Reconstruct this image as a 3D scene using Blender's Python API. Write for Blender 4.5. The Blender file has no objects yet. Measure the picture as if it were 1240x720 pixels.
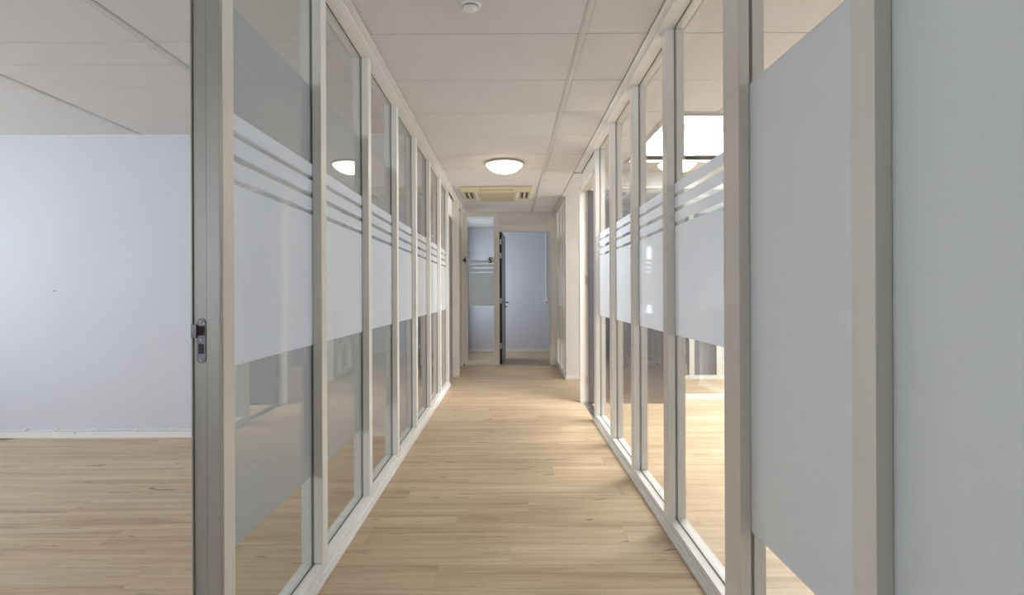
import bpy, bmesh, math, random
from mathutils import Matrix, Vector

random.seed(7)
SC = bpy.context.scene
COL = SC.collection

# ---------------------------------------------------------------- camera
EYE = 1.215                      # camera height, floor at z = 0
cam_data = bpy.data.cameras.new('camera')
cam = bpy.data.objects.new('camera', cam_data)
COL.objects.link(cam)
cam_data.sensor_width = 36.0
cam_data.lens = 36.0 * 639.0 / 1240.0
cam_data.shift_x = 2.5 / 1240.0
cam_data.shift_y = -6.0 / 1240.0
cam_data.clip_start = 0.05
cam.matrix_world = (Matrix.Translation((0, 0, EYE)) @ Matrix.Rotation(math.radians(90), 4, 'X')
                    @ Matrix.Rotation(math.radians(-0.24), 4, 'Z'))
SC.camera = cam

# ---------------------------------------------------------------- world, lights, exposure
world = bpy.data.worlds.new('world')
SC.world = world
world.use_nodes = True
bg = world.node_tree.nodes['Background']
bg.inputs['Color'].default_value = (0.86, 0.93, 1.0, 1)
bg.inputs['Strength'].default_value = 3.0


def area(name, loc, rot, sx, sy, power, color):
    d = bpy.data.lights.new(name, 'AREA')
    d.shape = 'RECTANGLE'
    d.size = sx
    d.size_y = sy
    d.energy = power
    d.color = color
    o = bpy.data.objects.new(name, d)
    COL.objects.link(o)
    o.location = loc
    o.rotation_euler = rot
    return o


R90 = math.radians(90)
DAY = (0.84, 0.91, 1.0)
# daylight at the skylight and the left and right windows, plus added unseen fills
area('skylight_daylight', (2.32, 4.72, 2.86), (0, 0, 0), 2.2, 1.44, 185, (1.0, 0.985, 0.96))
area('left_window_daylight', (-5.72, 1.6, 1.6), (0, -R90, 0), 1.5, 4.6, 64, DAY)
area('right_window_daylight', (4.82, 1.2, 1.6), (0, R90, 0), 1.5, 3.6, 55, DAY)
area('left_rear_fill', (-3.0, -2.22, 1.6), (R90, 0, 0), 1.8, 1.5, 24, DAY)  # unseen source added as weak front fill
area('hall_fill', (4.82, 6.67, 1.6), (0, R90, 0), 1.5, 1.2, 170, (1.0, 0.97, 0.93))  # unseen source added to brighten the hall and corridor end
area('left_rear_room_fill', (-3.72, 6.6, 1.6), (0, -R90, 0), 1.4, 2.6, 34, DAY)  # unseen source put in to light the room behind the left panes
area('right_rear_room_fill', (4.82, 8.15, 1.6), (0, R90, 0), 1.5, 1.0, 170, (1.0, 0.97, 0.93))  # unseen source added behind the frosted panes to brighten the corridor end
area('end_room_fill', (-1.05, 9.9, 1.45), (0, -R90, 0), 1.3, 1.2, 22, DAY)  # unseen area put in to light the end room

SC.view_settings.view_transform = 'Standard'
SC.view_settings.look = 'None'
SC.view_settings.gamma = 1.0
SC.view_settings.use_curve_mapping = False
SC.view_settings.exposure = 0.10

# ---------------------------------------------------------------- dimensions
CEIL = EYE + 1.345       # 2.56
FACE, GLASS, BACK = 0.80, 0.84, 0.89
FAR_Y = 8.82             # end partition
ROOM_Y = 4.48            # far wall of the left room

# ---------------------------------------------------------------- materials


def new_mat(name):
    m = bpy.data.materials.new(name)
    m.use_nodes = True
    nt = m.node_tree
    return m, nt, nt.nodes['Principled BSDF'], nt.nodes['Material Output']


def N(nt, typ, **kw):
    n = nt.nodes.new(typ)
    for k, v in kw.items():
        setattr(n, k, v)
    return n


def paint(name, rgb, rough=0.5, var=0.03, bump=0.0, scale=6.0, metal=0.0, spec=0.5, stretch=(1, 1, 1)):
    m, nt, p, out = new_mat(name)
    tc = N(nt, 'ShaderNodeTexCoord')
    mp = N(nt, 'ShaderNodeMapping')
    mp.inputs['Scale'].default_value = stretch
    nz = N(nt, 'ShaderNodeTexNoise')
    nz.inputs['Scale'].default_value = scale
    nz.inputs['Detail'].default_value = 4
    nt.links.new(tc.outputs['Object'], mp.inputs[0])
    nt.links.new(mp.outputs[0], nz.inputs['Vector'])
    rp = N(nt, 'ShaderNodeValToRGB')
    rp.color_ramp.elements[0].position = 0.3
    rp.color_ramp.elements[1].position = 0.7
    rp.color_ramp.elements[0].color = (*[c * (1 - var) for c in rgb], 1)
    rp.color_ramp.elements[1].color = (*[min(1, c * (1 + var)) for c in rgb], 1)
    nt.links.new(nz.outputs[0], rp.inputs[0])
    nt.links.new(rp.outputs[0], p.inputs['Base Color'])
    p.inputs['Roughness'].default_value = rough
    p.inputs['Metallic'].default_value = metal
    p.inputs['Specular IOR Level'].default_value = spec
    if bump:
        n2 = N(nt, 'ShaderNodeTexNoise')
        n2.inputs['Scale'].default_value = 220
        nt.links.new(tc.outputs['Object'], n2.inputs['Vector'])
        b = N(nt, 'ShaderNodeBump')
        b.inputs['Strength'].default_value = bump
        b.inputs['Distance'].default_value = 0.002
        nt.links.new(n2.outputs[0], b.inputs['Height'])
        nt.links.new(b.outputs[0], p.inputs['Normal'])
    return m


def wood_material():
    m, nt, p, out = new_mat('oak_laminate')
    oi = N(nt, 'ShaderNodeObjectInfo')
    tc = N(nt, 'ShaderNodeTexCoord')
    geo = N(nt, 'ShaderNodeNewGeometry')
    # world position plus a random shift for each plank, grain runs along X
    mul = N(nt, 'ShaderNodeMath', operation='MULTIPLY')
    mul.inputs[1].default_value = 37.0
    nt.links.new(oi.outputs['Random'], mul.inputs[0])
    comb = N(nt, 'ShaderNodeCombineXYZ')
    nt.links.new(mul.outputs[0], comb.inputs[0])
    nt.links.new(mul.outputs[0], comb.inputs[2])
    add = N(nt, 'ShaderNodeVectorMath', operation='ADD')
    nt.links.new(geo.outputs['Position'], add.inputs[0])
    nt.links.new(comb.outputs[0], add.inputs[1])

    def noise(sc, detail, rough, dist=0.0):
        mp = N(nt, 'ShaderNodeMapping')
        mp.inputs['Scale'].default_value = sc
        nt.links.new(add.outputs[0], mp.inputs[0])
        nz = N(nt, 'ShaderNodeTexNoise')
        nz.inputs['Scale'].default_value = 1.0
        nz.inputs['Detail'].default_value = detail
        nz.inputs['Roughness'].default_value = rough
        nz.inputs['Distortion'].default_value = dist
        nt.links.new(mp.outputs[0], nz.inputs['Vector'])
        return nz

    def ramp(src, stops):
        r = N(nt, 'ShaderNodeValToRGB')
        els = r.color_ramp.elements
        els[0].position, els[0].color = stops[0][0], (*stops[0][1], 1)
        els[1].position, els[1].color = stops[-1][0], (*stops[-1][1], 1)
        for pos, c in stops[1:-1]:
            e = els.new(pos)
            e.color = (*c, 1)
        nt.links.new(src, r.inputs[0])
        return r

    broad = noise((0.7, 13.0, 1.0), 5, 0.6, 0.7)
    base = ramp(broad.outputs[0], [(0.28, (0.42, 0.285, 0.17)), (0.44, (0.565, 0.415, 0.265)), (0.6, (0.64, 0.495, 0.335)), (0.78, (0.73, 0.59, 0.425))])
    grain = noise((3.0, 95.0, 1.0), 5, 0.6, 0.4)
    gr = ramp(grain.outputs[0], [(0.3, (0.78, 0.75, 0.72)), (0.6, (1, 1, 1))])
    mix = N(nt, 'ShaderNodeMix', data_type='RGBA', blend_type='MULTIPLY')
    mix.inputs['Factor'].default_value = 0.75
    nt.links.new(base.outputs[0], mix.inputs['A'])
    nt.links.new(gr.outputs[0], mix.inputs['B'])
    # small dark knots and cracks, drawn out along the grain
    kn = noise((4.5, 26.0, 1.0), 1, 0.5, 1.0)
    kr = ramp(kn.outputs[0], [(0.23, (0.30, 0.22, 0.17)), (0.30, (1, 1, 1))])
    mix2 = N(nt, 'ShaderNodeMix', data_type='RGBA', blend_type='MULTIPLY')
    mix2.inputs['Factor'].default_value = 0.8
    nt.links.new(mix.outputs['Result'], mix2.inputs['A'])
    nt.links.new(kr.outputs[0], mix2.inputs['B'])
    tint = ramp(oi.outputs['Random'], [(0.0, (0.93, 0.92, 0.91)), (1.0, (1.0, 1.0, 1.0))])
    mix3 = N(nt, 'ShaderNodeMix', data_type='RGBA', blend_type='MULTIPLY')
    mix3.inputs['Factor'].default_value = 1.0
    nt.links.new(mix2.outputs['Result'], mix3.inputs['A'])
    nt.links.new(tint.outputs[0], mix3.inputs['B'])
    nt.links.new(mix3.outputs['Result'], p.inputs['Base Color'])
    p.inputs['Roughness'].default_value = 0.42
    p.inputs['Specular IOR Level'].default_value = 0.35
    b = N(nt, 'ShaderNodeBump')
    b.inputs['Strength'].default_value = 0.12
    b.inputs['Distance'].default_value = 0.001
    nt.links.new(grain.outputs[0], b.inputs['Height'])
    nt.links.new(b.outputs[0], p.inputs['Normal'])
    return m


def glass_material(name, tint=(0.955, 0.965, 0.96), ior=1.5):
    m, nt, p, out = new_mat(name)
    nt.nodes.remove(p)
    tr = N(nt, 'ShaderNodeBsdfTransparent')
    nz = N(nt, 'ShaderNodeTexNoise')
    nz.inputs['Scale'].default_value = 1.5
    rp = N(nt, 'ShaderNodeValToRGB')
    rp.color_ramp.elements[0].color = (*tint, 1)
    rp.color_ramp.elements[1].color = (*[min(1, c * 1.02) for c in tint], 1)
    nt.links.new(nz.outputs[0], rp.inputs[0])
    nt.links.new(rp.outputs[0], tr.inputs['Color'])
    gl = N(nt, 'ShaderNodeBsdfGlossy')
    gl.inputs['Roughness'].default_value = 0.0
    fr = N(nt, 'ShaderNodeFresnel')
    # the same air-to-glass reflectance on both faces of the thin pane
    ge = N(nt, 'ShaderNodeNewGeometry')
    mr = N(nt, 'ShaderNodeMapRange')
    mr.inputs['To Min'].default_value = ior
    mr.inputs['To Max'].default_value = 1.0 / ior
    nt.links.new(ge.outputs['Backfacing'], mr.inputs['Value'])
    nt.links.new(mr.outputs[0], fr.inputs['IOR'])
    mx = N(nt, 'ShaderNodeMixShader')
    nt.links.new(fr.outputs[0], mx.inputs[0])
    nt.links.new(tr.outputs[0], mx.inputs[1])
    nt.links.new(gl.outputs[0], mx.inputs[2])
    nt.links.new(mx.outputs[0], out.inputs['Surface'])
    return m


def film_material(name, rgb, trans, clear, sheen=0.0):
    m, nt, p, out = new_mat(name)
    nt.nodes.remove(p)
    nz = N(nt, 'ShaderNodeTexNoise')
    nz.inputs['Scale'].default_value = 3.0
    rp = N(nt, 'ShaderNodeValToRGB')
    rp.color_ramp.elements[0].color = (*[c * 0.98 for c in rgb], 1)
    rp.color_ramp.elements[1].color = (*rgb, 1)
    nt.links.new(nz.outputs[0], rp.inputs[0])
    d = N(nt, 'ShaderNodeBsdfDiffuse')
    t = N(nt, 'ShaderNodeBsdfTranslucent')
    nt.links.new(rp.outputs[0], d.inputs['Color'])
    nt.links.new(rp.outputs[0], t.inputs['Color'])
    m1 = N(nt, 'ShaderNodeMixShader')
    m1.inputs[0].default_value = trans
    nt.links.new(d.outputs[0], m1.inputs[1])
    nt.links.new(t.outputs[0], m1.inputs[2])
    cl = N(nt, 'ShaderNodeBsdfTransparent')
    m2 = N(nt, 'ShaderNodeMixShader')
    m2.inputs[0].default_value = clear
    nt.links.new(m1.outputs[0], m2.inputs[1])
    nt.links.new(cl.outputs[0], m2.inputs[2])
    last = m2
    if sheen:        # satin surface that mirrors only at grazing angles
        gl = N(nt, 'ShaderNodeBsdfGlossy')
        gl.inputs['Roughness'].default_value = 0.04
        ge = N(nt, 'ShaderNodeNewGeometry')
        fr = N(nt, 'ShaderNodeFresnel')
        mr = N(nt, 'ShaderNodeMapRange')
        mr.inputs['To Min'].default_value = sheen
        mr.inputs['To Max'].default_value = 1.0 / sheen
        nt.links.new(ge.outputs['Backfacing'], mr.inputs['Value'])
        nt.links.new(mr.outputs[0], fr.inputs['IOR'])
        last = N(nt, 'ShaderNodeMixShader')
        nt.links.new(fr.outputs[0], last.inputs[0])
        nt.links.new(m2.outputs[0], last.inputs[1])
        nt.links.new(gl.outputs[0], last.inputs[2])
    nt.links.new(last.outputs[0], out.inputs['Surface'])
    return m


def emit_material(name, rgb, strength):
    m, nt, p, out = new_mat(name)
    nz = N(nt, 'ShaderNodeTexNoise')
    nz.inputs['Scale'].default_value = 2
    rp = N(nt, 'ShaderNodeValToRGB')
    rp.color_ramp.elements[0].color = (*[c * 0.99 for c in rgb], 1)
    rp.color_ramp.elements[1].color = (*rgb, 1)
    nt.links.new(nz.outputs[0], rp.inputs[0])
    nt.links.new(rp.outputs[0], p.inputs['Emission Color'])
    p.inputs['Base Color'].default_value = (0.9, 0.88, 0.82, 1)
    p.inputs['Emission Strength'].default_value = strength
    p.inputs['Roughness'].default_value = 0.3
    return m


M = {}
M['wood'] = wood_material()
M['wall'] = paint('white_wall_paint', (0.62, 0.63, 0.68), 0.75, 0.012, 0.15, 2.0)
M['wall_cream'] = paint('off_white_wall_paint', (0.74, 0.72, 0.69), 0.7, 0.012, 0.1, 2.0)
M['frame'] = paint('cream_lacquered_frame', (0.79, 0.765, 0.72), 0.38, 0.02, 0.0, 5.0, stretch=(4, 4, 0.6))
M['frame_metal'] = paint('grey_metal_jamb', (0.38, 0.365, 0.335), 0.42, 0.04, 0.0, 4.0, metal=0.25, stretch=(6, 6, 0.5))
M['white_trim'] = paint('white_skirting_lacquer', (0.80, 0.79, 0.77), 0.35, 0.015, 0.0, 5.0)
M['tile'] = paint('ceiling_tile_fleece', (0.685, 0.665, 0.65), 0.9, 0.012, 0.3, 3.0, spec=0.2)
M['grid'] = paint('ceiling_grid_profile', (0.67, 0.65, 0.635), 0.5, 0.01, 0.0, 3.0)
M['joint'] = paint('ceiling_joint_shadow_strip', (0.20, 0.195, 0.19), 0.8, 0.02, 0.0, 3.0)
M['gasket'] = paint('dark_rubber_gasket', (0.09, 0.09, 0.09), 0.6, 0.05)
M['door_dark'] = paint('dark_grey_laminate_door', (0.085, 0.085, 0.10), 0.10, 0.05, 0.0, 3.0, spec=0.9)
M['door_grey'] = paint('blue_grey_door_face', (0.20, 0.205, 0.23), 0.35, 0.03, 0.0, 3.0)
M['black'] = paint('black_edge_band', (0.008, 0.008, 0.008), 0.5, 0.1)
M['steel'] = paint('brushed_steel', (0.62, 0.60, 0.58), 0.3, 0.05, 0.0, 30, metal=1.0, stretch=(8, 1, 1))
M['dull_steel'] = paint('dull_zinc_strike_plate', (0.20, 0.20, 0.215), 0.5, 0.2, 0.0, 40, metal=0.6)
M['dark_hole'] = paint('dark_latch_cavity', (0.03, 0.012, 0.009), 0.8, 0.4, 0.0, 60)
M['yellowed'] = paint('yellowed_plastic_panel', (0.70, 0.63, 0.44), 0.45, 0.03, 0.0, 8)
M['yellowed_dark'] = paint('yellowed_plastic_recess', (0.46, 0.40, 0.26), 0.6, 0.03, 0.0, 8)
M['white_plastic'] = paint('white_plastic', (0.82, 0.81, 0.80), 0.4, 0.01)
M['grey_rim'] = paint('grey_lamp_rim', (0.42, 0.38, 0.33), 0.4, 0.03)
M['glass'] = glass_material('clear_partition_glass')
M['window_glass'] = glass_material('window_glass', (0.97, 0.98, 0.98))
M['film_band'] = film_material('frosted_band_film', (0.86, 0.885, 0.93), 0.55, 0.02, 1.28)
M['film_full'] = film_material('frosted_privacy_film', (0.73, 0.745, 0.755), 0.55, 0.03)
M['lamp'] = emit_material('opal_lamp_glass', (1.0, 0.83, 0.60), 11.0)
M['ink'] = paint('black_vinyl_lettering', (0.01, 0.01, 0.01), 0.5, 0.1)

# ---------------------------------------------------------------- helpers


def add_box(bm, x0, x1, y0, y1, z0, z1):
    if x0 > x1: x0, x1 = x1, x0
    if y0 > y1: y0, y1 = y1, y0
    if z0 > z1: z0, z1 = z1, z0
    v = [bm.verts.new(c) for c in ((x0, y0, z0), (x1, y0, z0), (x1, y1, z0), (x0, y1, z0),
                                   (x0, y0, z1), (x1, y0, z1), (x1, y1, z1), (x0, y1, z1))]
    for f in ((3, 2, 1, 0), (4, 5, 6, 7), (0, 1, 5, 4), (1, 2, 6, 5), (2, 3, 7, 6), (3, 0, 4, 7)):
        bm.faces.new([v[i] for i in f])


def obj(name, bm, mat, parent=None, bevel=0.0, smooth=False, loc=None):
    bmesh.ops.recalc_face_normals(bm, faces=bm.faces)
    me = bpy.data.meshes.new(name)
    bm.to_mesh(me)
    bm.free()
    me.materials.append(mat)
    o = bpy.data.objects.new(name, me)
    COL.objects.link(o)
    if smooth:
        for p in me.polygons:
            p.use_smooth = True
    if bevel:
        b = o.modifiers.new('bevel', 'BEVEL')
        b.width = bevel
        b.segments = 2
        b.limit_method = 'ANGLE'
    if loc:
        o.location = loc
    if parent:
        o.parent = parent
        o.matrix_parent_inverse = parent.matrix_world.inverted() if not loc else Matrix()
    return o


def boxes(name, mat, lst, parent=None, bevel=0.0):
    bm = bmesh.new()
    for b in lst:
        add_box(bm, *b)
    return obj(name, bm, mat, parent, bevel)


def struct(o):
    o['kind'] = 'structure'
    return o


def tag(o, label, cat, group=None):
    o['label'] = label
    o['category'] = cat
    if group:
        o['group'] = group
    return o


def empty(name, loc):
    o = bpy.data.objects.new(name, None)
    COL.objects.link(o)
    o.empty_display_size = 0.1
    o.matrix_world = Matrix.Translation(loc)
    return o


def lathe(bm, prof, n=48, c=(0, 0, 0), axis='Z'):
    rings = []
    for r, z in prof:
        ring = []
        for i in range(n):
            a = 2 * math.pi * i / n
            if axis == 'Z':
                p = (c[0] + r * math.cos(a), c[1] + r * math.sin(a), c[2] + z)
            elif axis == 'Y':
                p = (c[0] + r * math.cos(a), c[1] + z, c[2] + r * math.sin(a))
            else:
                p = (c[0] + z, c[1] + r * math.cos(a), c[2] + r * math.sin(a))
            ring.append(bm.verts.new(p))
        rings.append(ring)
    for a, b in zip(rings, rings[1:]):
        for i in range(n):
            bm.faces.new((a[i], a[(i + 1) % n], b[(i + 1) % n], b[i]))
    bm.faces.new(rings[0])
    bm.faces.new(list(reversed(rings[-1])))


def tube(bm, p0, p1, r, n=12):
    p0, p1 = Vector(p0), Vector(p1)
    d = (p1 - p0).normalized()
    u = d.orthogonal().normalized()
    w = d.cross(u)
    A = [bm.verts.new(p0 + r * (math.cos(t) * u + math.sin(t) * w)) for t in [2 * math.pi * i / n for i in range(n)]]
    B = [bm.verts.new(p1 + r * (math.cos(t) * u + math.sin(t) * w)) for t in [2 * math.pi * i / n for i in range(n)]]
    for i in range(n):
        bm.faces.new((A[i], A[(i + 1) % n], B[(i + 1) % n], B[i]))
    bm.faces.new(A)
    bm.faces.new(B)


# ---------------------------------------------------------------- floor with its planks
floor = struct(boxes('floor', M['wood'], [(-5.7, 4.8, -2.2, 11.1, -0.10, -0.012)]))
PW = 0.192
PL = 1.286
plank_me = {}


def plank(x0, x1, y0):
    g = 0.0003
    L = round(x1 - x0, 3)
    if L not in plank_me:
        bm = bmesh.new()
        add_box(bm, g, L - g, g, PW - g, -0.010, 0.0)
        top = [e for e in bm.edges if all(abs(v.co.z) < 1e-6 for v in e.verts)]
        bmesh.ops.bevel(bm, geom=top, offset=0.0005, segments=1, affect='EDGES')
        me = bpy.data.meshes.new('plank')
        bmesh.ops.recalc_face_normals(bm, faces=bm.faces)
        bm.to_mesh(me)
        bm.free()
        me.materials.append(M['wood'])
        plank_me[L] = me
    o = bpy.data.objects.new('plank', plank_me[L])
    COL.objects.link(o)
    o.location = (x0, y0, 0)
    o.parent = floor


row = 0
n_planks = 0
y = 1.78
while y < 10.9:
    xa = -4.5 if y < 4.4 else -0.95
    xb = 2.6 if y < 7.4 else (2.6 if y < 8.8 else 0.95)
    if y < 2.0:
        xa, xb = -4.5, 1.1
    off = (row * 0.463 + random.uniform(-0.12, 0.12)) % PL
    x = -5.144 + off
    while x < xb:
        x0, x1 = x, x + PL
        if x1 > xa:
            plank(round(x0, 3), round(x1, 3), y)
            n_planks += 1
        x += PL
    row += 1
    y += PW
boxes('subfloor_boards', M['wood'], [(-5.7, 4.8, -2.2, 1.78, -0.011, -0.001)], floor)['kind'] = 'stuff'
print('planks', n_planks)

# ---------------------------------------------------------------- ceiling: slab, tiles, profiles
SKX0, SKX1, SKY0, SKY1 = 1.22, 3.42, 4.00, 5.44
ceiling = struct(boxes('ceiling', M['joint'], [
    (-5.7, SKX0, -2.2, 11.1, CEIL + 0.012, CEIL + 0.06),
    (SKX1, 4.8, -2.2, 11.1, CEIL + 0.012, CEIL + 0.06),
    (SKX0, SKX1, -2.2, SKY0, CEIL + 0.012, CEIL + 0.06),
    (SKX0, SKX1, SKY1, 11.1, CEIL + 0.012, CEIL + 0.06)]))


def ceil_tile(x0, x1, y0, y1):
    if x1 - x0 < 0.03 or y1 - y0 < 0.03:
        return
    g = 0.003
    bm = bmesh.new()
    add_box(bm, x0 + g, x1 - g, y0 + g, y1 - g, CEIL, CEIL + 0.012)
    low = [e for e in bm.edges if all(abs(v.co.z - CEIL) < 1e-6 for v in e.verts)]
    bmesh.ops.bevel(bm, geom=low, offset=0.002, segments=1, affect='EDGES')
    obj('ceiling_tile', bm, M['tile'], ceiling)


def tile_field(cols, joints, hole=None):
    for (x0, x1) in cols:
        for y0, y1 in zip(joints, joints[1:]):
            if hole and x1 > hole[0] and x0 < hole[1] and y1 > hole[2] and y0 < hole[3]:
                # cut the tile back round the skylight
                if x0 < hole[0]: ceil_tile(x0, hole[0], y0, y1)
                if x1 > hole[1]: ceil_tile(hole[1], x1, y0, y1)
                cx0, cx1 = max(x0, hole[0]), min(x1, hole[1])
                if y0 < hole[2]: ceil_tile(cx0, cx1, y0, hole[2])
                if y1 > hole[3]: ceil_tile(cx0, cx1, hole[3], y1)
            else:
                ceil_tile(x0, x1, y0, y1)


J = [2.745 + 0.6 * k for k in range(-8, 11)]           # corridor joints
JC = [j for j in J if j < 8.7] + [FAR_Y - 0.02]
tile_field([(-0.726, 0.368), (0.398, 0.724)], JC)
tile_field([(0.726, 2.2)], [5.98, 6.345, 6.945, 7.36])
# left room, with one odd column
JL = [2.82 + 0.6 * k for k in range(-8, 3)] + [ROOM_Y - 0.01]
tile_field([(-1.90, -0.90)], JL)
JB = sorted(JL + [3.10])
tile_field([(-3.10, -1.94)], JB)
tile_field([(-4.30, -3.14), (-5.50, -4.34)], JL)
# right room
JR = [j for j in J if j < 5.8] + [5.92]
tile_field([(0.90, 1.563), (1.601, 2.763), (2.801, 3.963), (4.00, 4.60)], JR, (SKX0 - 0.03, SKX1 + 0.03, SKY0 - 0.03, SKY1 + 0.03))
# rooms further back
tile_field([(-3.4, -2.3), (-2.26, -0.90)], [4.60, 5.2, 5.8, 6.4, 7.0, 7.6, 8.2, 8.8])
tile_field([(-1.0, 0.2), (0.24, 1.2)], [8.90, 9.5, 10.1, 10.9])
for x, y0, y1 in ((0.383, -2.0, FAR_Y - 0.02), (-1.92, -2.0, ROOM_Y), (-3.12, -2.0, ROOM_Y), (-4.32, -2.0, ROOM_Y),
                  (1.582, -2.0, SKY0 - 0.03), (1.582, SKY1 + 0.03, 5.9), (2.782, -2.0, SKY0 - 0.03), (2.782, SKY1 + 0.03, 5.9),
                  (-2.28, 4.6, 8.8)):
    w = 0.0175
    boxes('grid_profile', M['grid'], [(x - w, x + w, y0, y1, CEIL - 0.0015, CEIL + 0.012),
                                      (x - w * 0.35, x + w * 0.35, y0, y1, CEIL - 0.0045, CEIL - 0.0015)], ceiling)

# skylight in the right room
sky = struct(boxes('window_1', M['white_trim'], [
    (SKX0 - 0.03, SKX0, SKY0 - 0.03, SKY1 + 0.03, CEIL - 0.006, 2.94),
    (SKX1, SKX1 + 0.03, SKY0 - 0.03, SKY1 + 0.03, CEIL - 0.006, 2.94),
    (SKX0, SKX1, SKY0 - 0.03, SKY0, CEIL - 0.006, 2.94),
    (SKX0, SKX1, SKY1, SKY1 + 0.03, CEIL - 0.006, 2.94)]))
boxes('frame', M['frame_metal'], [(SKX0 - 0.03, SKX0 + 0.006, SKY0 - 0.03, SKY1 + 0.03, CEIL - 0.012, CEIL - 0.006),
                                  (SKX0 + 0.006, SKX1 - 0.006, SKY0 - 0.03, SKY0 + 0.006, CEIL - 0.012, CEIL - 0.006)], sky)
boxes('pane', M['window_glass'], [(SKX0, SKX1, SKY0, SKY1, 2.90, 2.906)], sky)

# ---------------------------------------------------------------- glazed corridor partitions


def frost(pane, x0, x1, y0, y1, full, axis='Y', base=EYE):
    """frosted film on the room side of a pane: the tall privacy film, the band and its three stripes"""
    def sheet(name, mat, z0, z1, k):
        if axis == 'Y':     # pane runs along Y
            s = 1 if x0 > 0 else -1
            boxes(name, mat, [(x0 + s * k, x0 + s * (k + 0.0006), y0, y1, z0, z1)], pane)
        else:
            boxes(name, mat, [(x0, x1, y0 + k, y0 + k + 0.0006, z0, z1)], pane)
    if full == 'tall':
        sheet('privacy_film', M['film_full'], base - 0.835, base + 0.722, -0.0076)
        return
    if full:
        s = 1 if x0 > 0 else -1
        boxes('privacy_film', M['film_full'], [(x0 + s * 0.0002, x0 + s * 0.0008, y0, y1, base + a, base + b) for a, b in (
            (-0.775, -0.218), (0.333, 0.352), (0.403, 0.425), (0.477, 0.497), (0.548, 0.882))], pane)
    fb = M['film_band'] if axis == 'Y' else M['film_full']  # end pane gets the greyer film: its dimmer light put into the colour
    sheet('frosted_band', fb, base - 0.218, base + 0.333, -0.0076)
    for a, b in ((0.352, 0.403), (0.425, 0.477), (0.497, 0.548)):
        sheet('frosted_stripe', fb, base + a, base + b, -0.0076)


SILL = 0.065
HEAD = EYE + 1.335


def rail_boxes(s, y0, y1):
    return [(s * FACE, s * BACK, y0, y1, 0.0, SILL),
            (s * FACE, s * BACK, y0, y1, HEAD, CEIL + 0.012)]


def mullion(s, y0, y1, parent, name='mullion', mat=None):
    """front (corridor) half, gasket line, back half - each its own piece"""
    m = boxes(name, mat or M['frame'], [
        (s * FACE, s * (GLASS - 0.0025), y0, y1, SILL, HEAD),
        (s * (GLASS + 0.0085), s * BACK, y0, y1, SILL, HEAD),
        (s * (GLASS - 0.0025), s * (GLASS + 0.0085), y0 + 0.012, y1 - 0.012, SILL, HEAD)], parent, 0.0015)
    boxes('gasket', M['gasket'], [
        (s * (GLASS - 0.0025), s * (GLASS - 0.0002), y0 + 0.002, y0 + 0.012, SILL, HEAD),
        (s * (GLASS - 0.0025), s * (GLASS - 0.0002), y1 - 0.012, y1 - 0.002, SILL, HEAD)], m)
    return m


def pane(s, y0, y1, parent, full):
    x = s * GLASS
    p = boxes('glass_pane', M['glass'], [(x, x + s * 0.006, y0 - 0.006, y1 + 0.006, SILL, HEAD)], parent)
    frost(p, x + s * 0.006, x, y0 - 0.006, y1 + 0.006, full)
    for z in (SILL, HEAD - 0.004):
        boxes('gasket', M['gasket'], [(s * (GLASS - 0.0025), s * (GLASS - 0.0002), y0, y1, z, z + 0.004)], p)
    return p


def skirting(s, y0, y1, parent):
    o = boxes('skirting', M['white_trim'], [
        (s * 0.782, s * 0.792, y0, y1, 0.0, 0.026),
        (s * 0.792, s * FACE, y0, y1, 0.0, 0.042)], parent, 0.002)
    return o


def ceiling_trim(s, y0, y1, parent):
    return boxes('ceiling_trim', M['white_trim'], [
        (s * 0.725, s * 0.762, y0, y1, CEIL - 0.006, CEIL + 0.012),
        (s * 0.762, s * FACE, y0, y1, CEIL - 0.011, CEIL + 0.012)], parent)


# left partition: doorway jamb at 1.465, then seven glazed bays
wl = struct(boxes('wall_left', M['frame'], rail_boxes(-1, 1.465, 6.92)))
LM = [2.243, 2.995, 3.745, 4.51, 5.29, 6.08, 6.855]
for yy in LM:
    mullion(-1, yy, yy + 0.064, wl)
edges = [1.533] + [v for yy in LM for v in (yy, yy + 0.064)]
for a, b in zip(edges[0::2], edges[1::2]):
    pane(-1, a, b, wl, a < 3.6)
skirting(-1, 1.50, 6.92, wl)
ceiling_trim(-1, -2.0, 8.8, wl)
# the jamb of the open doorway: cream front, grey metal rebated reveal facing the camera
boxes('door_jamb', M['frame'], [(-FACE, -BACK, 1.472, 1.533, SILL, HEAD)], wl, 0.0015)
boxes('jamb_reveal', M['frame_metal'], [(-0.801, -0.838, 1.458, 1.472, 0.0, HEAD),
                                        (-0.843, -0.880, 1.468, 1.472, 0.0, HEAD),
                                        (-0.880, -0.885, 1.463, 1.472, 0.0, HEAD)], wl, 0.001)
boxes('gasket', M['gasket'], [(-0.838, -0.843, 1.466, 1.472, 0.0, HEAD)], wl)
# doorway header, near jamb and closing piece outside the view
boxes('door_header', M['frame'], [(-FACE, -BACK, 0.45, 1.458, HEAD - 0.02, CEIL + 0.012)], wl)
boxes('partition_panel', M['wall_cream'], [(-FACE, -BACK, -2.0, 0.45, 0.0, CEIL + 0.012)], wl)

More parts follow.
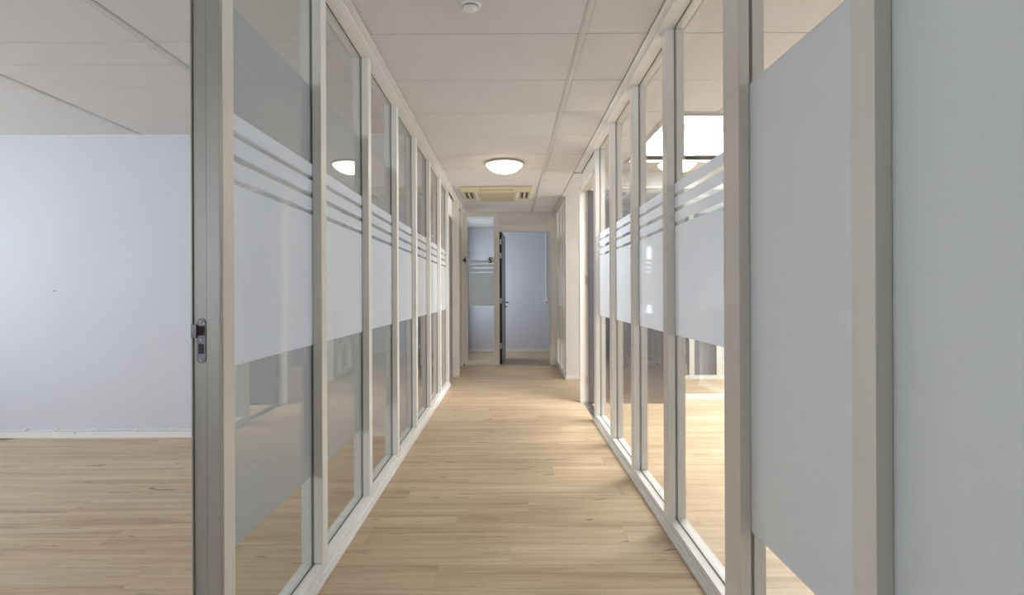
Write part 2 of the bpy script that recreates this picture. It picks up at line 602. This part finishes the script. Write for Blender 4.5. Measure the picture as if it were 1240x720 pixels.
# right partition
wr = struct(boxes('wall_right', M['frame'], rail_boxes(1, -2.0, 4.99)))
mullion(1, 1.84, 1.975, wr)
mullion(1, 1.155, 1.237, wr)
mullion(1, 0.30, 0.37, wr)
RM = [2.68, 3.42, 4.16, 4.915]
for yy in RM:
    mullion(1, yy, yy + 0.078, wr)
redges = [1.975] + [v for yy in RM for v in (yy, yy + 0.078)]
for a, b in zip(redges[0::2], redges[1::2]):
    pane(1, a, b, wr, False)
pane(1, 1.237, 1.84, wr, 'tall')
pane(1, 0.37, 1.155, wr, 'tall')
pane(1, -2.0, 0.30, wr, 'tall')
skirting(1, -2.0, 4.99, wr)
ceiling_trim(1, -2.0, 5.90, wr)

# ---------------------------------------------------------------- right doorway (5.0 - 5.8) with open dark door
DH = EYE + 1.115
d1 = struct(boxes('door_1', M['frame'], [
    (0.770, BACK, 5.80, 5.90, 0.0, DH + 0.04),
    (FACE, BACK, 4.993, 5.03, 0.0, DH),
    (0.790, BACK, 4.993, 5.80, DH, DH + 0.04)]))
boxes('transom_panel', M['wall_cream'], [(0.815, 0.875, 4.993, 5.90, DH + 0.04, CEIL + 0.012)], d1)
boxes('threshold', M['steel'], [(0.80, 0.885, 5.03, 5.80, 0.001, 0.006)], d1)
leaf = boxes('door_leaf', M['door_dark'], [(0.862, 1.76, 5.755, 5.795, 0.012, DH - 0.004)], d1, 0.001)
for z in (0.25, 1.35, 2.05):
    bm = bmesh.new()
    tube(bm, (0.856, 5.772, z - 0.045), (0.856, 5.772, z + 0.045), 0.006)
    add_box(bm, 0.828, 0.856, 5.795, 5.7995, z - 0.045, z + 0.045)
    obj('hinge', bm, M['steel'], d1)
bm = bmesh.new()
tube(bm, (1.72, 5.70, 1.05), (1.60, 5.70, 1.05), 0.009)
tube(bm, (1.72, 5.755, 1.05), (1.72, 5.70, 1.05), 0.009)
add_box(bm, 1.70, 1.74, 5.750, 5.755, 0.94, 1.10)
obj('door_handle', bm, M['steel'], leaf)

# cross partition at the back of the right room, behind the door leaf
xw = struct(boxes('wall_right_cross', M['white_trim'], [
    (BACK, 4.6, 5.92, 5.98, EYE + 1.16, CEIL + 0.012),
    (1.92, 4.6, 5.92, 5.98, 0.0, 0.06),
    (BACK, 0.95, 5.92, 5.98, 0.0, EYE + 1.16),
    (1.86, 1.92, 5.92, 5.98, 0.0, EYE + 1.16),
    (2.72, 2.78, 5.92, 5.98, 0.06, EYE + 1.16),
    (3.60, 3.66, 5.92, 5.98, 0.06, EYE + 1.16)]))
xw.name = 'wall_cross_right'
for a, b in ((1.92, 2.72), (2.78, 3.60), (3.66, 4.6)):
    boxes('glass_pane', M['glass'], [(a, b, 5.947, 5.953, 0.06, EYE + 1.16)], xw)
boxes('glass_pane', M['glass'], [(0.95, 1.86, 5.947, 5.953, 0.004, EYE + 1.16)], xw)

# side hallway opening to the right, 5.98 - 7.36
wf = struct(boxes('wall_hall', M['wall_cream'], [(0.780, 1.02, 7.36, 7.46, 0.0, CEIL + 0.012)]))
boxes('skirting', M['white_trim'], [(0.772, 1.02, 7.348, 7.36, 0.0, 0.045)], wf, 0.002)
wh = struct(boxes('wall_hall_far', M['wall'], [(1.02, 4.6, 7.36, 7.40, EYE + 1.1, CEIL + 0.012),
                                                (2.95, 4.6, 7.36, 7.46, 0.0, EYE + 1.1)]))
boxes('post', M['frame'], [(1.02, 1.08, 7.36, 7.44, 0.0, EYE + 1.1)], wh)
boxes('post', M['frame'], [(2.50, 2.57, 7.36, 7.44, 0.0, EYE + 1.1)], wh)
boxes('post', M['frame'], [(2.88, 2.95, 7.36, 7.44, 0.0, EYE + 1.1)], wh)
boxes('post', M['frame'], [(1.94, 2.00, 7.36, 7.44, 0.0, EYE + 1.1)], wh)
boxes('skirting', M['white_trim'], [(2.0, 4.6, 7.345, 7.36, 0.0, 0.055)], wh)
boxes('panel', M['door_grey'], [(2.57, 2.88, 7.38, 7.42, 0.0, EYE + 1.1)], wh)
boxes('glass_pane', M['glass'], [(2.00, 2.50, 7.397, 7.403, 0.055, EYE + 1.1)], wh)
struct(boxes('wall_store', M['door_grey'], [(0.96, 4.6, 8.85, 8.95, 0.0, CEIL + 0.012)]))

# ---------------------------------------------------------------- right side beyond the hallway
w6 = struct(boxes('wall_right_far', M['frame'], [
    (0.780, 0.86, 7.46, FAR_Y, 0.0, 0.07), (0.780, 0.86, 7.46, FAR_Y, CEIL - 0.03, CEIL + 0.012)]))
for a in (7.46, 7.72, 8.20, 8.74):
    boxes('mullion', M['frame'], [(0.780, 0.86, a, a + 0.06, 0.07, CEIL - 0.03)], w6, 0.0015)
for a, b in ((7.52, 7.72), (7.78, 8.20), (8.26, 8.74)):
    p = boxes('glass_pane', M['glass'], [(0.815, 0.821, a, b, 0.07, CEIL - 0.03)], w6)
    frost(p, 0.821, 0.815, a, b, True)
boxes('skirting', M['white_trim'], [(0.766, 0.780, 7.36, FAR_Y - 0.005, 0.0, 0.04)], w6, 0.002)
boxes('ceiling_trim', M['white_trim'], [(0.724, 0.780, 7.36, FAR_Y - 0.03, CEIL - 0.006, CEIL + 0.012)], w6)

# ---------------------------------------------------------------- left side beyond the glazed bays: two flush doors
DHL = EYE + 1.05


def side_door(name, y0, y1, swing=0.0):
    d = struct(boxes(name, M['frame_metal'], [
        (-0.835, -0.875, y0, y0 + 0.035, 0.0, DHL), (-0.835, -0.875, y1 - 0.035, y1, 0.0, DHL),
        (-0.835, -0.875, y0, y1, DHL, DHL + 0.035)]))
    l = boxes('door_leaf', M['door_grey'], [(-0.850, -0.890, y0 + 0.04, y1 - 0.04, 0.008, DHL - 0.004)], d, 0.001)
    for z in (0.25, 1.15, 2.0):
        bm = bmesh.new()
        tube(bm, (-0.830, y0 + 0.045, z - 0.05), (-0.830, y0 + 0.045, z + 0.05), 0.007)
        add_box(bm, -0.836, -0.831, y0 + 0.01, y0 + 0.04, z - 0.05, z + 0.05)
        obj('hinge', bm, M['steel'], d)
    bm = bmesh.new()
    yh = y1 - 0.10
    add_box(bm, -0.850, -0.845, yh - 0.02, yh + 0.02, 0.93, 1.12)
    tube(bm, (-0.850, yh, 1.06), (-0.805, yh, 1.06), 0.009)
    tube(bm, (-0.805, yh, 1.06), (-0.805, yh - 0.11, 1.06), 0.009)
    obj('door_handle', bm, M['steel'], l)
    boxes('transom_panel', M['wall_cream'], [(-0.835, -0.875, y0, y1, DHL + 0.035, CEIL + 0.012)], d)
    return d


side_door('door_2', 6.93, 7.66)
side_door('door_3', 7.79, 8.72)
pp = struct(boxes('trim_1', M['frame'], [(-0.748, -0.89, 7.665, 7.785, 0.0, CEIL + 0.012)]))
struct(boxes('trim_2', M['frame'], [(-0.79, -0.89, 8.725, FAR_Y - 0.002, 0.0, CEIL + 0.012)]))

# ---------------------------------------------------------------- end partition with door 5
k = FAR_Y / 639.0


def px(x):
    return (x - 617.5) * k


def pz(y):
    return EYE + (354 - y) * k


FY0, FY1 = FAR_Y, FAR_Y + 0.09
we = struct(boxes('wall_end', M['frame'], [
    (px(556.5), px(566), FY0, FY1, 0.0, CEIL + 0.012),
    (px(566), px(598), FY0, FY1, 0.0, pz(437)),
    (px(566), px(598), FY0, FY1, pz(262), CEIL + 0.012),
    (px(598), px(603.3), FY0, FY1, 0.0, CEIL + 0.012),
    (px(667.5), px(674), FY0, FY1, 0.0, CEIL + 0.012),
    (px(603.3), px(667.5), FY0, FY1, pz(278), pz(272))]))
boxes('transom_panel', M['wall_cream'], [(px(603.3), px(664.5), FY0 + 0.02, FY1 - 0.02, pz(272), CEIL + 0.012)], we)
boxes('transom_post', M['frame'], [(px(664.5), px(667.5), FY0 + 0.01, FY1 - 0.01, pz(272), CEIL + 0.012)], we)
boxes('ceiling_trim', M['white_trim'], [(-0.74, 0.724, FY0 - 0.02, FY0, CEIL - 0.008, CEIL + 0.012)], we)
ep = boxes('glass_pane', M['glass'], [(px(566), px(598), FY0 + 0.04, FY0 + 0.046, pz(437), pz(262))], we)
frost(ep, px(566), px(598), FY0 + 0.046, 0, False, axis='X')
boxes('floor_bolt', M['black'], [(px(560.8), px(562), FY0 - 0.008, FY0, 0.0, 0.03)], we)

d5 = struct(boxes('door_4', M['frame'], [
    (px(603.3), px(604.6), FY0 + 0.012, FY1, 0.0, pz(278)),
    (px(665.8), px(667.5), FY0 + 0.012, FY1, 0.0, pz(278)),
    (px(604.6), px(665.8), FY0 + 0.012, FY1, pz(280), pz(278))]))
boxes('threshold', M['steel'], [(px(604.6), px(665.8), FY0 + 0.02, FY1, 0.0005, 0.004)], d5)
# leaf swung inwards almost square, hinge at the left; black edge towards the corridor
hx, hy = px(604.8), FY1 + 0.004
leaf5 = empty('door_leaf', (hx, hy, 0))
ang = math.radians(-3.5)
W5, T5 = 0.88, 0.040


def swung(bm):
    bmesh.ops.rotate(bm, verts=bm.verts, cent=(0, 0, 0), matrix=Matrix.Rotation(ang, 3, 'Z'))
    bmesh.ops.translate(bm, verts=bm.verts, vec=(hx, hy, 0))


bm = bmesh.new()
add_box(bm, 0.0, T5, 0.004, W5, 0.010, pz(279.5) - 0.002)
swung(bm)
bpy.data.objects.remove(leaf5)
leaf5 = obj('door_leaf', bm, M['door_grey'], d5)
bm = bmesh.new()
add_box(bm, 0.0, T5, -0.001, 0.004, 0.010, pz(279.5) - 0.002)
swung(bm)
obj('edge_band', bm, M['black'], leaf5)
for zz in (pz(292), pz(309), pz(364), pz(419)):
    bm = bmesh.new()
    add_box(bm, T5 * 0.25, T5 * 0.85, -0.008, -0.001, zz - 0.045, zz + 0.045)
    swung(bm)
    obj('hinge', bm, M['steel'], leaf5)
bm = bmesh.new()
zh = pz(367)
add_box(bm, T5, T5 + 0.005, W5 - 0.12, W5 - 0.06, zh - 0.12, zh + 0.05)
tube(bm, (T5, W5 - 0.08, zh), (T5 + 0.06, W5 - 0.08, zh), 0.012)
tube(bm, (T5 + 0.06, W5 - 0.08, zh), (T5 + 0.06, W5 - 0.21, zh), 0.012)
swung(bm)
obj('door_handle', bm, M['dull_steel'], leaf5)
bm = bmesh.new()
tube(bm, (T5 + 0.003, W5 - 0.085, zh - 0.08), (T5 + 0.03, W5 - 0.085, zh - 0.08), 0.011)
swung(bm)
obj('lock_cylinder', bm, M['black'], leaf5)

# room behind door 5
we2 = struct(boxes('wall_front', M['wall'], [(-5.7, 4.8, 10.9, 11.1, 0.0, CEIL + 0.06)]))
struct(boxes('baseboard_front', M['white_trim'], [(-1.0, 1.2, 10.885, 10.9, 0.0, 0.055)]))
w7 = struct(boxes('wall_end_room_right', M['wall'], [(1.2, 1.3, 8.95, 10.9, 0.0, CEIL + 0.012)]))
# its left wall has an unseen opening, added for the fill light
struct(boxes('wall_end_room_left', M['wall'], [(-0.99, -0.90, 8.92, 10.9, 0.0, 0.55), (-0.99, -0.90, 8.92, 10.9, 2.3, CEIL + 0.012),
                                               (-0.99, -0.90, 8.92, 9.2, 0.55, 2.3), (-0.99, -0.90, 10.6, 10.9, 0.55, 2.3)]))
struct(boxes('baseboard_end_room', M['white_trim'], [(-0.90, -0.885, 8.92, 10.885, 0.0, 0.06)]))

# ---------------------------------------------------------------- outer walls
def wall_with_opening(name, x0, x1, y0, y1, oy0, oy1, oz0, oz1, along='Y', mat=None):
    if along == 'Y':
        L = [(x0, x1, y0, oy0, 0, CEIL + 0.06), (x0, x1, oy1, y1, 0, CEIL + 0.06),
             (x0, x1, oy0, oy1, 0, oz0), (x0, x1, oy0, oy1, oz1, CEIL + 0.06)]
    else:
        L = [(x0, oy0, y0, y1, 0, CEIL + 0.06), (oy1, x1, y0, y1, 0, CEIL + 0.06),
             (oy0, oy1, y0, y1, 0, oz0), (oy0, oy1, y0, y1, oz1, CEIL + 0.06)]
    return struct(boxes(name, mat or M['wall'], L))


def window(n, x0, x1, y0, y1, z0, z1, bars):
    """frame and panes in a wall running along Y (or X)"""
    if abs(x1 - x0) < abs(y1 - y0):
        fr = [(x0, x1, y0, y0 + 0.06, z0, z1), (x0, x1, y1 - 0.06, y1, z0, z1),
              (x0, x1, y0 + 0.06, y1 - 0.06, z0, z0 + 0.06), (x0, x1, y0 + 0.06, y1 - 0.06, z1 - 0.06, z1)]
        fr += [(x0, x1, b - 0.03, b + 0.03, z0 + 0.06, z1 - 0.06) for b in bars]
        w = struct(boxes('window_%d' % n, M['white_trim'], fr))
        xm = (x0 + x1) / 2
        boxes('pane', M['window_glass'], [(xm, xm + 0.006, y0 + 0.06, y1 - 0.06, z0 + 0.06, z1 - 0.06)], w)
    else:
        fr = [(x0, x0 + 0.06, y0, y1, z0, z1), (x1 - 0.06, x1, y0, y1, z0, z1),
              (x0 + 0.06, x1 - 0.06, y0, y1, z0, z0 + 0.06), (x0 + 0.06, x1 - 0.06, y0, y1, z1 - 0.06, z1)]
        fr += [(b - 0.03, b + 0.03, y0, y1, z0 + 0.06, z1 - 0.06) for b in bars]
        w = struct(boxes('window_%d' % n, M['white_trim'], fr))
        ym = (y0 + y1) / 2
        boxes('pane', M['window_glass'], [(x0 + 0.06, x1 - 0.06, ym, ym + 0.006, z0 + 0.06, z1 - 0.06)], w)
    return w


wall_with_opening('wall_outer_left', -5.7, -5.5, -2.2, 4.58, -0.8, 4.0, 0.8, 2.4)
window(2, -5.65, -5.58, -0.8, 4.0, 0.8, 2.4, (0.8, 2.4))
struct(boxes('wall_outer_right', M['wall'], [
    (4.6, 4.8, -2.2, -0.7, 0, CEIL + 0.06), (4.6, 4.8, 3.1, 6.05, 0, CEIL + 0.06), (4.6, 4.8, 7.30, 7.60, 0, CEIL + 0.06), (4.6, 4.8, 8.70, 10.9, 0, CEIL + 0.06),
    (4.6, 4.8, 7.60, 8.70, 0, 0.8), (4.6, 4.8, 7.60, 8.70, 2.4, CEIL + 0.06),
    (4.6, 4.8, -0.7, 3.1, 0, 0.8), (4.6, 4.8, -0.7, 3.1, 2.4, CEIL + 0.06),
    (4.6, 4.8, 6.05, 7.30, 0, 0.8), (4.6, 4.8, 6.05, 7.30, 2.4, CEIL + 0.06)]))
window(7, 4.66, 4.72, 7.60, 8.70, 0.8, 2.4, (8.15,))  # unseen window, added to brighten the corridor end
window(4, 4.66, 4.72, 6.05, 7.30, 0.8, 2.4, (6.67,))  # unseen window, added for light in the hall and corridor end
window(3, 4.66, 4.72, -0.7, 3.1, 0.8, 2.4, (0.55, 1.85))
wall_with_opening('wall_back', -5.5, 4.6, -2.2, -2.0, -3.9, -2.1, 0.8, 2.4, along='X')
window(6, -3.9, -2.1, -2.15, -2.09, 0.8, 2.4, (-3.0,))  # unseen window, added for the weak front fill
wall_with_opening('wall_outer_left_rear', -3.6, -3.4, 4.58, 10.9, 5.3, 7.9, 0.8, 2.3)
window(5, -3.53, -3.47, 5.3, 7.9, 0.8, 2.3, (6.6,))  # unseen window, put in to light the left rear room
struct(boxes('wall_rear_room', M['wall'], [(-3.4, -0.90, 8.80, 8.90, 0, CEIL + 0.012)]))

# far wall of the left room, with its clipped cable
wfl = struct(boxes('wall_far_left', M['wall'], [(-5.5, -BACK, ROOM_Y, ROOM_Y + 0.10, 0, CEIL + 0.012)]))
boxes('ceiling_trim', M['white_trim'], [(-5.5, -BACK, ROOM_Y - 0.02, ROOM_Y, CEIL - 0.006, CEIL + 0.012)], wfl)
bb = struct(boxes('baseboard_left', M['white_trim'], [(-5.5, -BACK, ROOM_Y - 0.014, ROOM_Y, 0.0, 0.055)]))
cab = empty('cable', (-3.2, ROOM_Y - 0.006, 0.066))
bm = bmesh.new()
prev = None
X = -5.4
while X < -0.95:
    z = 0.064 + 0.002 * math.sin(X * 5.1) + 0.0015 * math.sin(X * 13)
    if prev:
        tube(bm, prev, (X, ROOM_Y - 0.0055, z), 0.0042, 8)
    prev = (X, ROOM_Y - 0.0055, z)
    X += 0.15
obj('cable_sheath', bm, M['white_plastic'], cab)
for cx in (31, 68, 113, 164, 207, 262, 300):
    X = (cx - 617.5) * ROOM_Y / 639
    bm = bmesh.new()
    tube(bm, (X - 0.006, ROOM_Y - 0.001, 0.064), (X - 0.006, ROOM_Y - 0.014, 0.064), 0.009, 10)
    tube(bm, (X + 0.016, ROOM_Y - 0.001, 0.076), (X + 0.016, ROOM_Y - 0.012, 0.076), 0.004, 8)
    add_box(bm, X - 0.004, X + 0.018, ROOM_Y - 0.010, ROOM_Y - 0.001, 0.068, 0.078)
    obj('cable_clip', bm, M['white_plastic'], cab)
tag(cab, 'thin white cable clipped along the top of the baseboard in the left room', 'cable')
pl = boxes('wall_plug', M['dull_steel'], [((66 - 617.5) * ROOM_Y / 639 - 0.008, (66 - 617.5) * ROOM_Y / 639 + 0.006, ROOM_Y - 0.003, ROOM_Y + 0.0005, EYE + 0.025, EYE + 0.037)], wfl, 0.002)
sc = boxes('screw_hole', M['black'], [((92 - 617.5) * ROOM_Y / 639 - 0.005, (92 - 617.5) * ROOM_Y / 639 + 0.005, ROOM_Y - 0.0155, ROOM_Y - 0.0135, 0.040, 0.048)], bb)

# ---------------------------------------------------------------- strike plate on the left jamb
sx = -0.8585
sp = empty('strike_plate', (sx, 1.466, 1.06))
zc = EYE - (411 - 354) * 1.466 / 639
H2 = 0.063
bm = bmesh.new()
pts = []
R = 0.0125
for i in range(13):
    a = math.pi * i / 12
    pts.append((sx + R * math.cos(a), zc + H2 - R + R * math.sin(a)))
for i in range(13):
    a = math.pi + math.pi * i / 12
    pts.append((sx + R * math.cos(a), zc - H2 + R + R * math.sin(a)))
f = bm.faces.new([bm.verts.new((a, 1.4655, b)) for a, b in pts])
r = bmesh.ops.extrude_face_region(bm, geom=[f])
for v in [g for g in r['geom'] if isinstance(g, bmesh.types.BMVert)]:
    v.co.y += 0.0024
obj('plate', bm, M['dull_steel'], sp)
boxes('lip', M['dull_steel'], [(sx - 0.026, sx - 0.010, 1.4610, 1.4630, zc + 0.008, zc + 0.046),
                               (sx - 0.012, sx - 0.010, 1.4610, 1.4660, zc + 0.008, zc + 0.046)], sp, 0.0008)
boxes('latch_hole', M['dark_hole'], [(sx - 0.009, sx + 0.010, 1.4645, 1.4655, zc + 0.015, zc + 0.042)], sp)
boxes('bolt_hole', M['black'], [(sx - 0.007, sx + 0.008, 1.4645, 1.4655, zc - 0.036, zc - 0.008)], sp)
for z in (zc + 0.053, zc + 0.003, zc - 0.053):
    bm = bmesh.new()
    lathe(bm, [(0.0045, 0.0), (0.0045, -0.001), (0.003, -0.0016)], 16, (sx, 1.4655, z), 'Y')
    obj('screw', bm, M['frame_metal'], sp)
tag(sp, 'zinc strike plate with latch hole on the grey metal door jamb at left', 'strike plate')

# ---------------------------------------------------------------- ceiling lamp
LX, LY = -0.052, 5.47
lamp = empty('ceiling_lamp', (LX, LY, CEIL))
bm = bmesh.new()
lathe(bm, [(0.190, 0.0), (0.203, 0.0), (0.203, -0.022), (0.199, -0.024)], 64, (LX, LY, CEIL))
obj('rim', bm, M['grey_rim'], lamp, smooth=False)
bm = bmesh.new()
prof = [(0.1985, -0.010)]
for i in range(1, 13):
    u = 1 - i / 12.6
    prof.append((0.1985 * u, -0.014 - 0.094 * (1 - u ** 2.9)))
lathe(bm, prof, 64, (LX, LY, CEIL))
obj('lamp_shade', bm, M['lamp'], lamp, smooth=True)
tag(lamp, 'round lit opal ceiling lamp in front of the yellowed air conditioner', 'ceiling light')
fill_lamp = lamp.copy()  # unseen copy behind the camera, added only for its light
COL.objects.link(fill_lamp)
fill_lamp.location.y = -0.35
for ch in list(lamp.children):
    c = ch.copy()
    COL.objects.link(c)
    c.parent = fill_lamp
tag(fill_lamp, 'unseen round opal fill lamp added behind the camera', 'ceiling light')

# ---------------------------------------------------------------- air conditioner cassette
AX0, AX1, AY0, AY1 = -0.640, 0.300, 6.66, 7.56
ac = empty('air_conditioner', ((AX0 + AX1) / 2, (AY0 + AY1) / 2, CEIL))
zt = CEIL
boxes('panel', M['yellowed'], [(AX0, AX1, AY0, AY1, zt - 0.028, zt)], ac, 0.012)
cx = (AX0 + AX1) / 2
g = boxes('intake_grille', M['yellowed'], [(cx - 0.255, cx + 0.255, AY0 + 0.30, AY1 - 0.12, zt - 0.036, zt - 0.028)], ac, 0.004)
for i in range(14):
    yy = AY0 + 0.33 + i * 0.043
    boxes('slat', M['yellowed_dark'], [(cx - 0.235, cx + 0.235, yy, yy + 0.014, zt - 0.0375, zt - 0.036)], g)
fl = boxes('air_flap', M['yellowed'], [(cx - 0.20, cx + 0.20, AY0 + 0.10, AY0 + 0.19, zt - 0.040, zt - 0.030)], ac, 0.004)
boxes('flap_slot', M['yellowed_dark'], [(cx - 0.215, cx + 0.215, AY0 + 0.08, AY0 + 0.21, zt - 0.0295, zt - 0.028)], ac)
for s in (-1, 1):
    xo = cx + s * 0.37
    sl = boxes('side_outlet', M['yellowed_dark'], [(xo - 0.06, xo + 0.06, AY0 + 0.26, AY1 - 0.16, zt - 0.0300, zt - 0.0275)], ac)
    for q in (-0.030, 0.0, 0.030):
        boxes('louvre', M['black' if q != 0.0 else 'white_plastic'], [(xo + q - 0.010, xo + q + 0.010, AY0 + 0.30, AY1 - 0.24, zt - 0.036, zt - 0.030)], sl)
    boxes('side_strip', M['white_plastic'], [(cx + s * 0.275 - 0.014, cx + s * 0.275 + 0.014, AY0 + 0.26, AY1 - 0.12, zt - 0.035, zt - 0.028)], ac, 0.003)
tag(ac, 'yellowed plastic ceiling cassette air conditioner behind the round lamp', 'air conditioner')

# ---------------------------------------------------------------- smoke detector
SX, SY = (571.5 - 617.5) * 2.47 / 639, 2.47
sd = empty('smoke_detector', (SX, SY, CEIL))
bm = bmesh.new()
lathe(bm, [(0.047, 0.0), (0.047, -0.006), (0.043, -0.009)], 40, (SX, SY, CEIL))
obj('base', bm, M['white_plastic'], sd, smooth=False)
bm = bmesh.new()
lathe(bm, [(0.034, -0.009), (0.034, -0.016), (0.030, -0.020), (0.024, -0.021), (0.022, -0.027), (0.016, -0.030)], 40, (SX, SY, CEIL))
obj('sensor_cap', bm, M['white_plastic'], sd, smooth=False)
bm = bmesh.new()
lathe(bm, [(0.0355, -0.010), (0.0355, -0.0125)], 40, (SX, SY, CEIL))
obj('vent_ring', bm, M['joint'], sd)
tag(sd, 'small round white smoke detector on the near corridor ceiling tile', 'smoke detector')

# ---------------------------------------------------------------- door numbers
def digit(txt, x, z, y, h, name, label):
    cu = bpy.data.curves.new(name, 'FONT')
    cu.body = txt
    cu.size = h * 1.42
    cu.extrude = 0.0006
    cu.offset = h * 0.03
    cu.align_x = 'CENTER'
    tmp = bpy.data.objects.new('tmp', cu)
    COL.objects.link(tmp)
    bpy.context.view_layer.update()
    me = bpy.data.meshes.new_from_object(tmp.evaluated_get(bpy.context.evaluated_depsgraph_get()))
    me.name = name
    bpy.data.objects.remove(tmp)
    me.materials.clear()
    me.materials.append(M['ink'])
    o = bpy.data.objects.new(name, me)
    COL.objects.link(o)
    o.rotation_euler = (R90, 0, 0)
    o.location = (x, y, z - h / 2)
    return o


n4 = digit('4', px(562.6), pz(314.3), FY0 - 0.0008, 0.095, 'door_number', '')
tag(n4, 'black number 4 on the cream frame post left of the glass pane', 'door number')
n5r = boxes('door_number', M['white_trim'], [(px(591.0), px(598.0), FY0 + 0.034, FY0 + 0.0398, pz(317.6), pz(311.2))])
t5 = digit('5', px(593.6), pz(314.3), FY0 + 0.0335, 0.092, 'numeral', '')
t5.parent = n5r
tag(n5r, 'black number 5 on a small white label beside the open door', 'door number')

# ---------------------------------------------------------------- switch and trunking in the end room
WY = 10.9
kk = WY / 639
X = (661.3 - 617.5) * kk
tr = boxes('cable_trunking', M['white_plastic'], [(X - 0.012, X + 0.012, WY - 0.014, WY, EYE + (354 - 360) * kk, CEIL)], None, 0.002)
tag(tr, 'vertical white cable trunking on the wall seen through the open door', 'trunking')
sw = empty('light_switch', (X, WY, EYE + (354 - 364.3) * kk))
zs = EYE + (354 - 364.3) * kk
boxes('housing', M['white_plastic'], [(X - 0.036, X + 0.040, WY - 0.04, WY, zs - 0.073, zs + 0.070)], sw, 0.004)
boxes('rocker', M['white_trim'], [(X - 0.024, X + 0.028, WY - 0.048, WY - 0.04, zs + 0.006, zs + 0.058)], sw, 0.002)
sk = boxes('socket_face', M['white_trim'], [(X - 0.028, X + 0.032, WY - 0.044, WY - 0.04, zs - 0.066, zs - 0.004)], sw, 0.002)
bm = bmesh.new()
lathe(bm, [(0.02, 0.0), (0.02, -0.001)], 24, (X + 0.002, WY - 0.044, zs - 0.035), 'Y')
obj('socket_recess', bm, M['joint'], sk)
tag(sw, 'white surface mounted switch and socket at the foot of the trunking', 'switch')
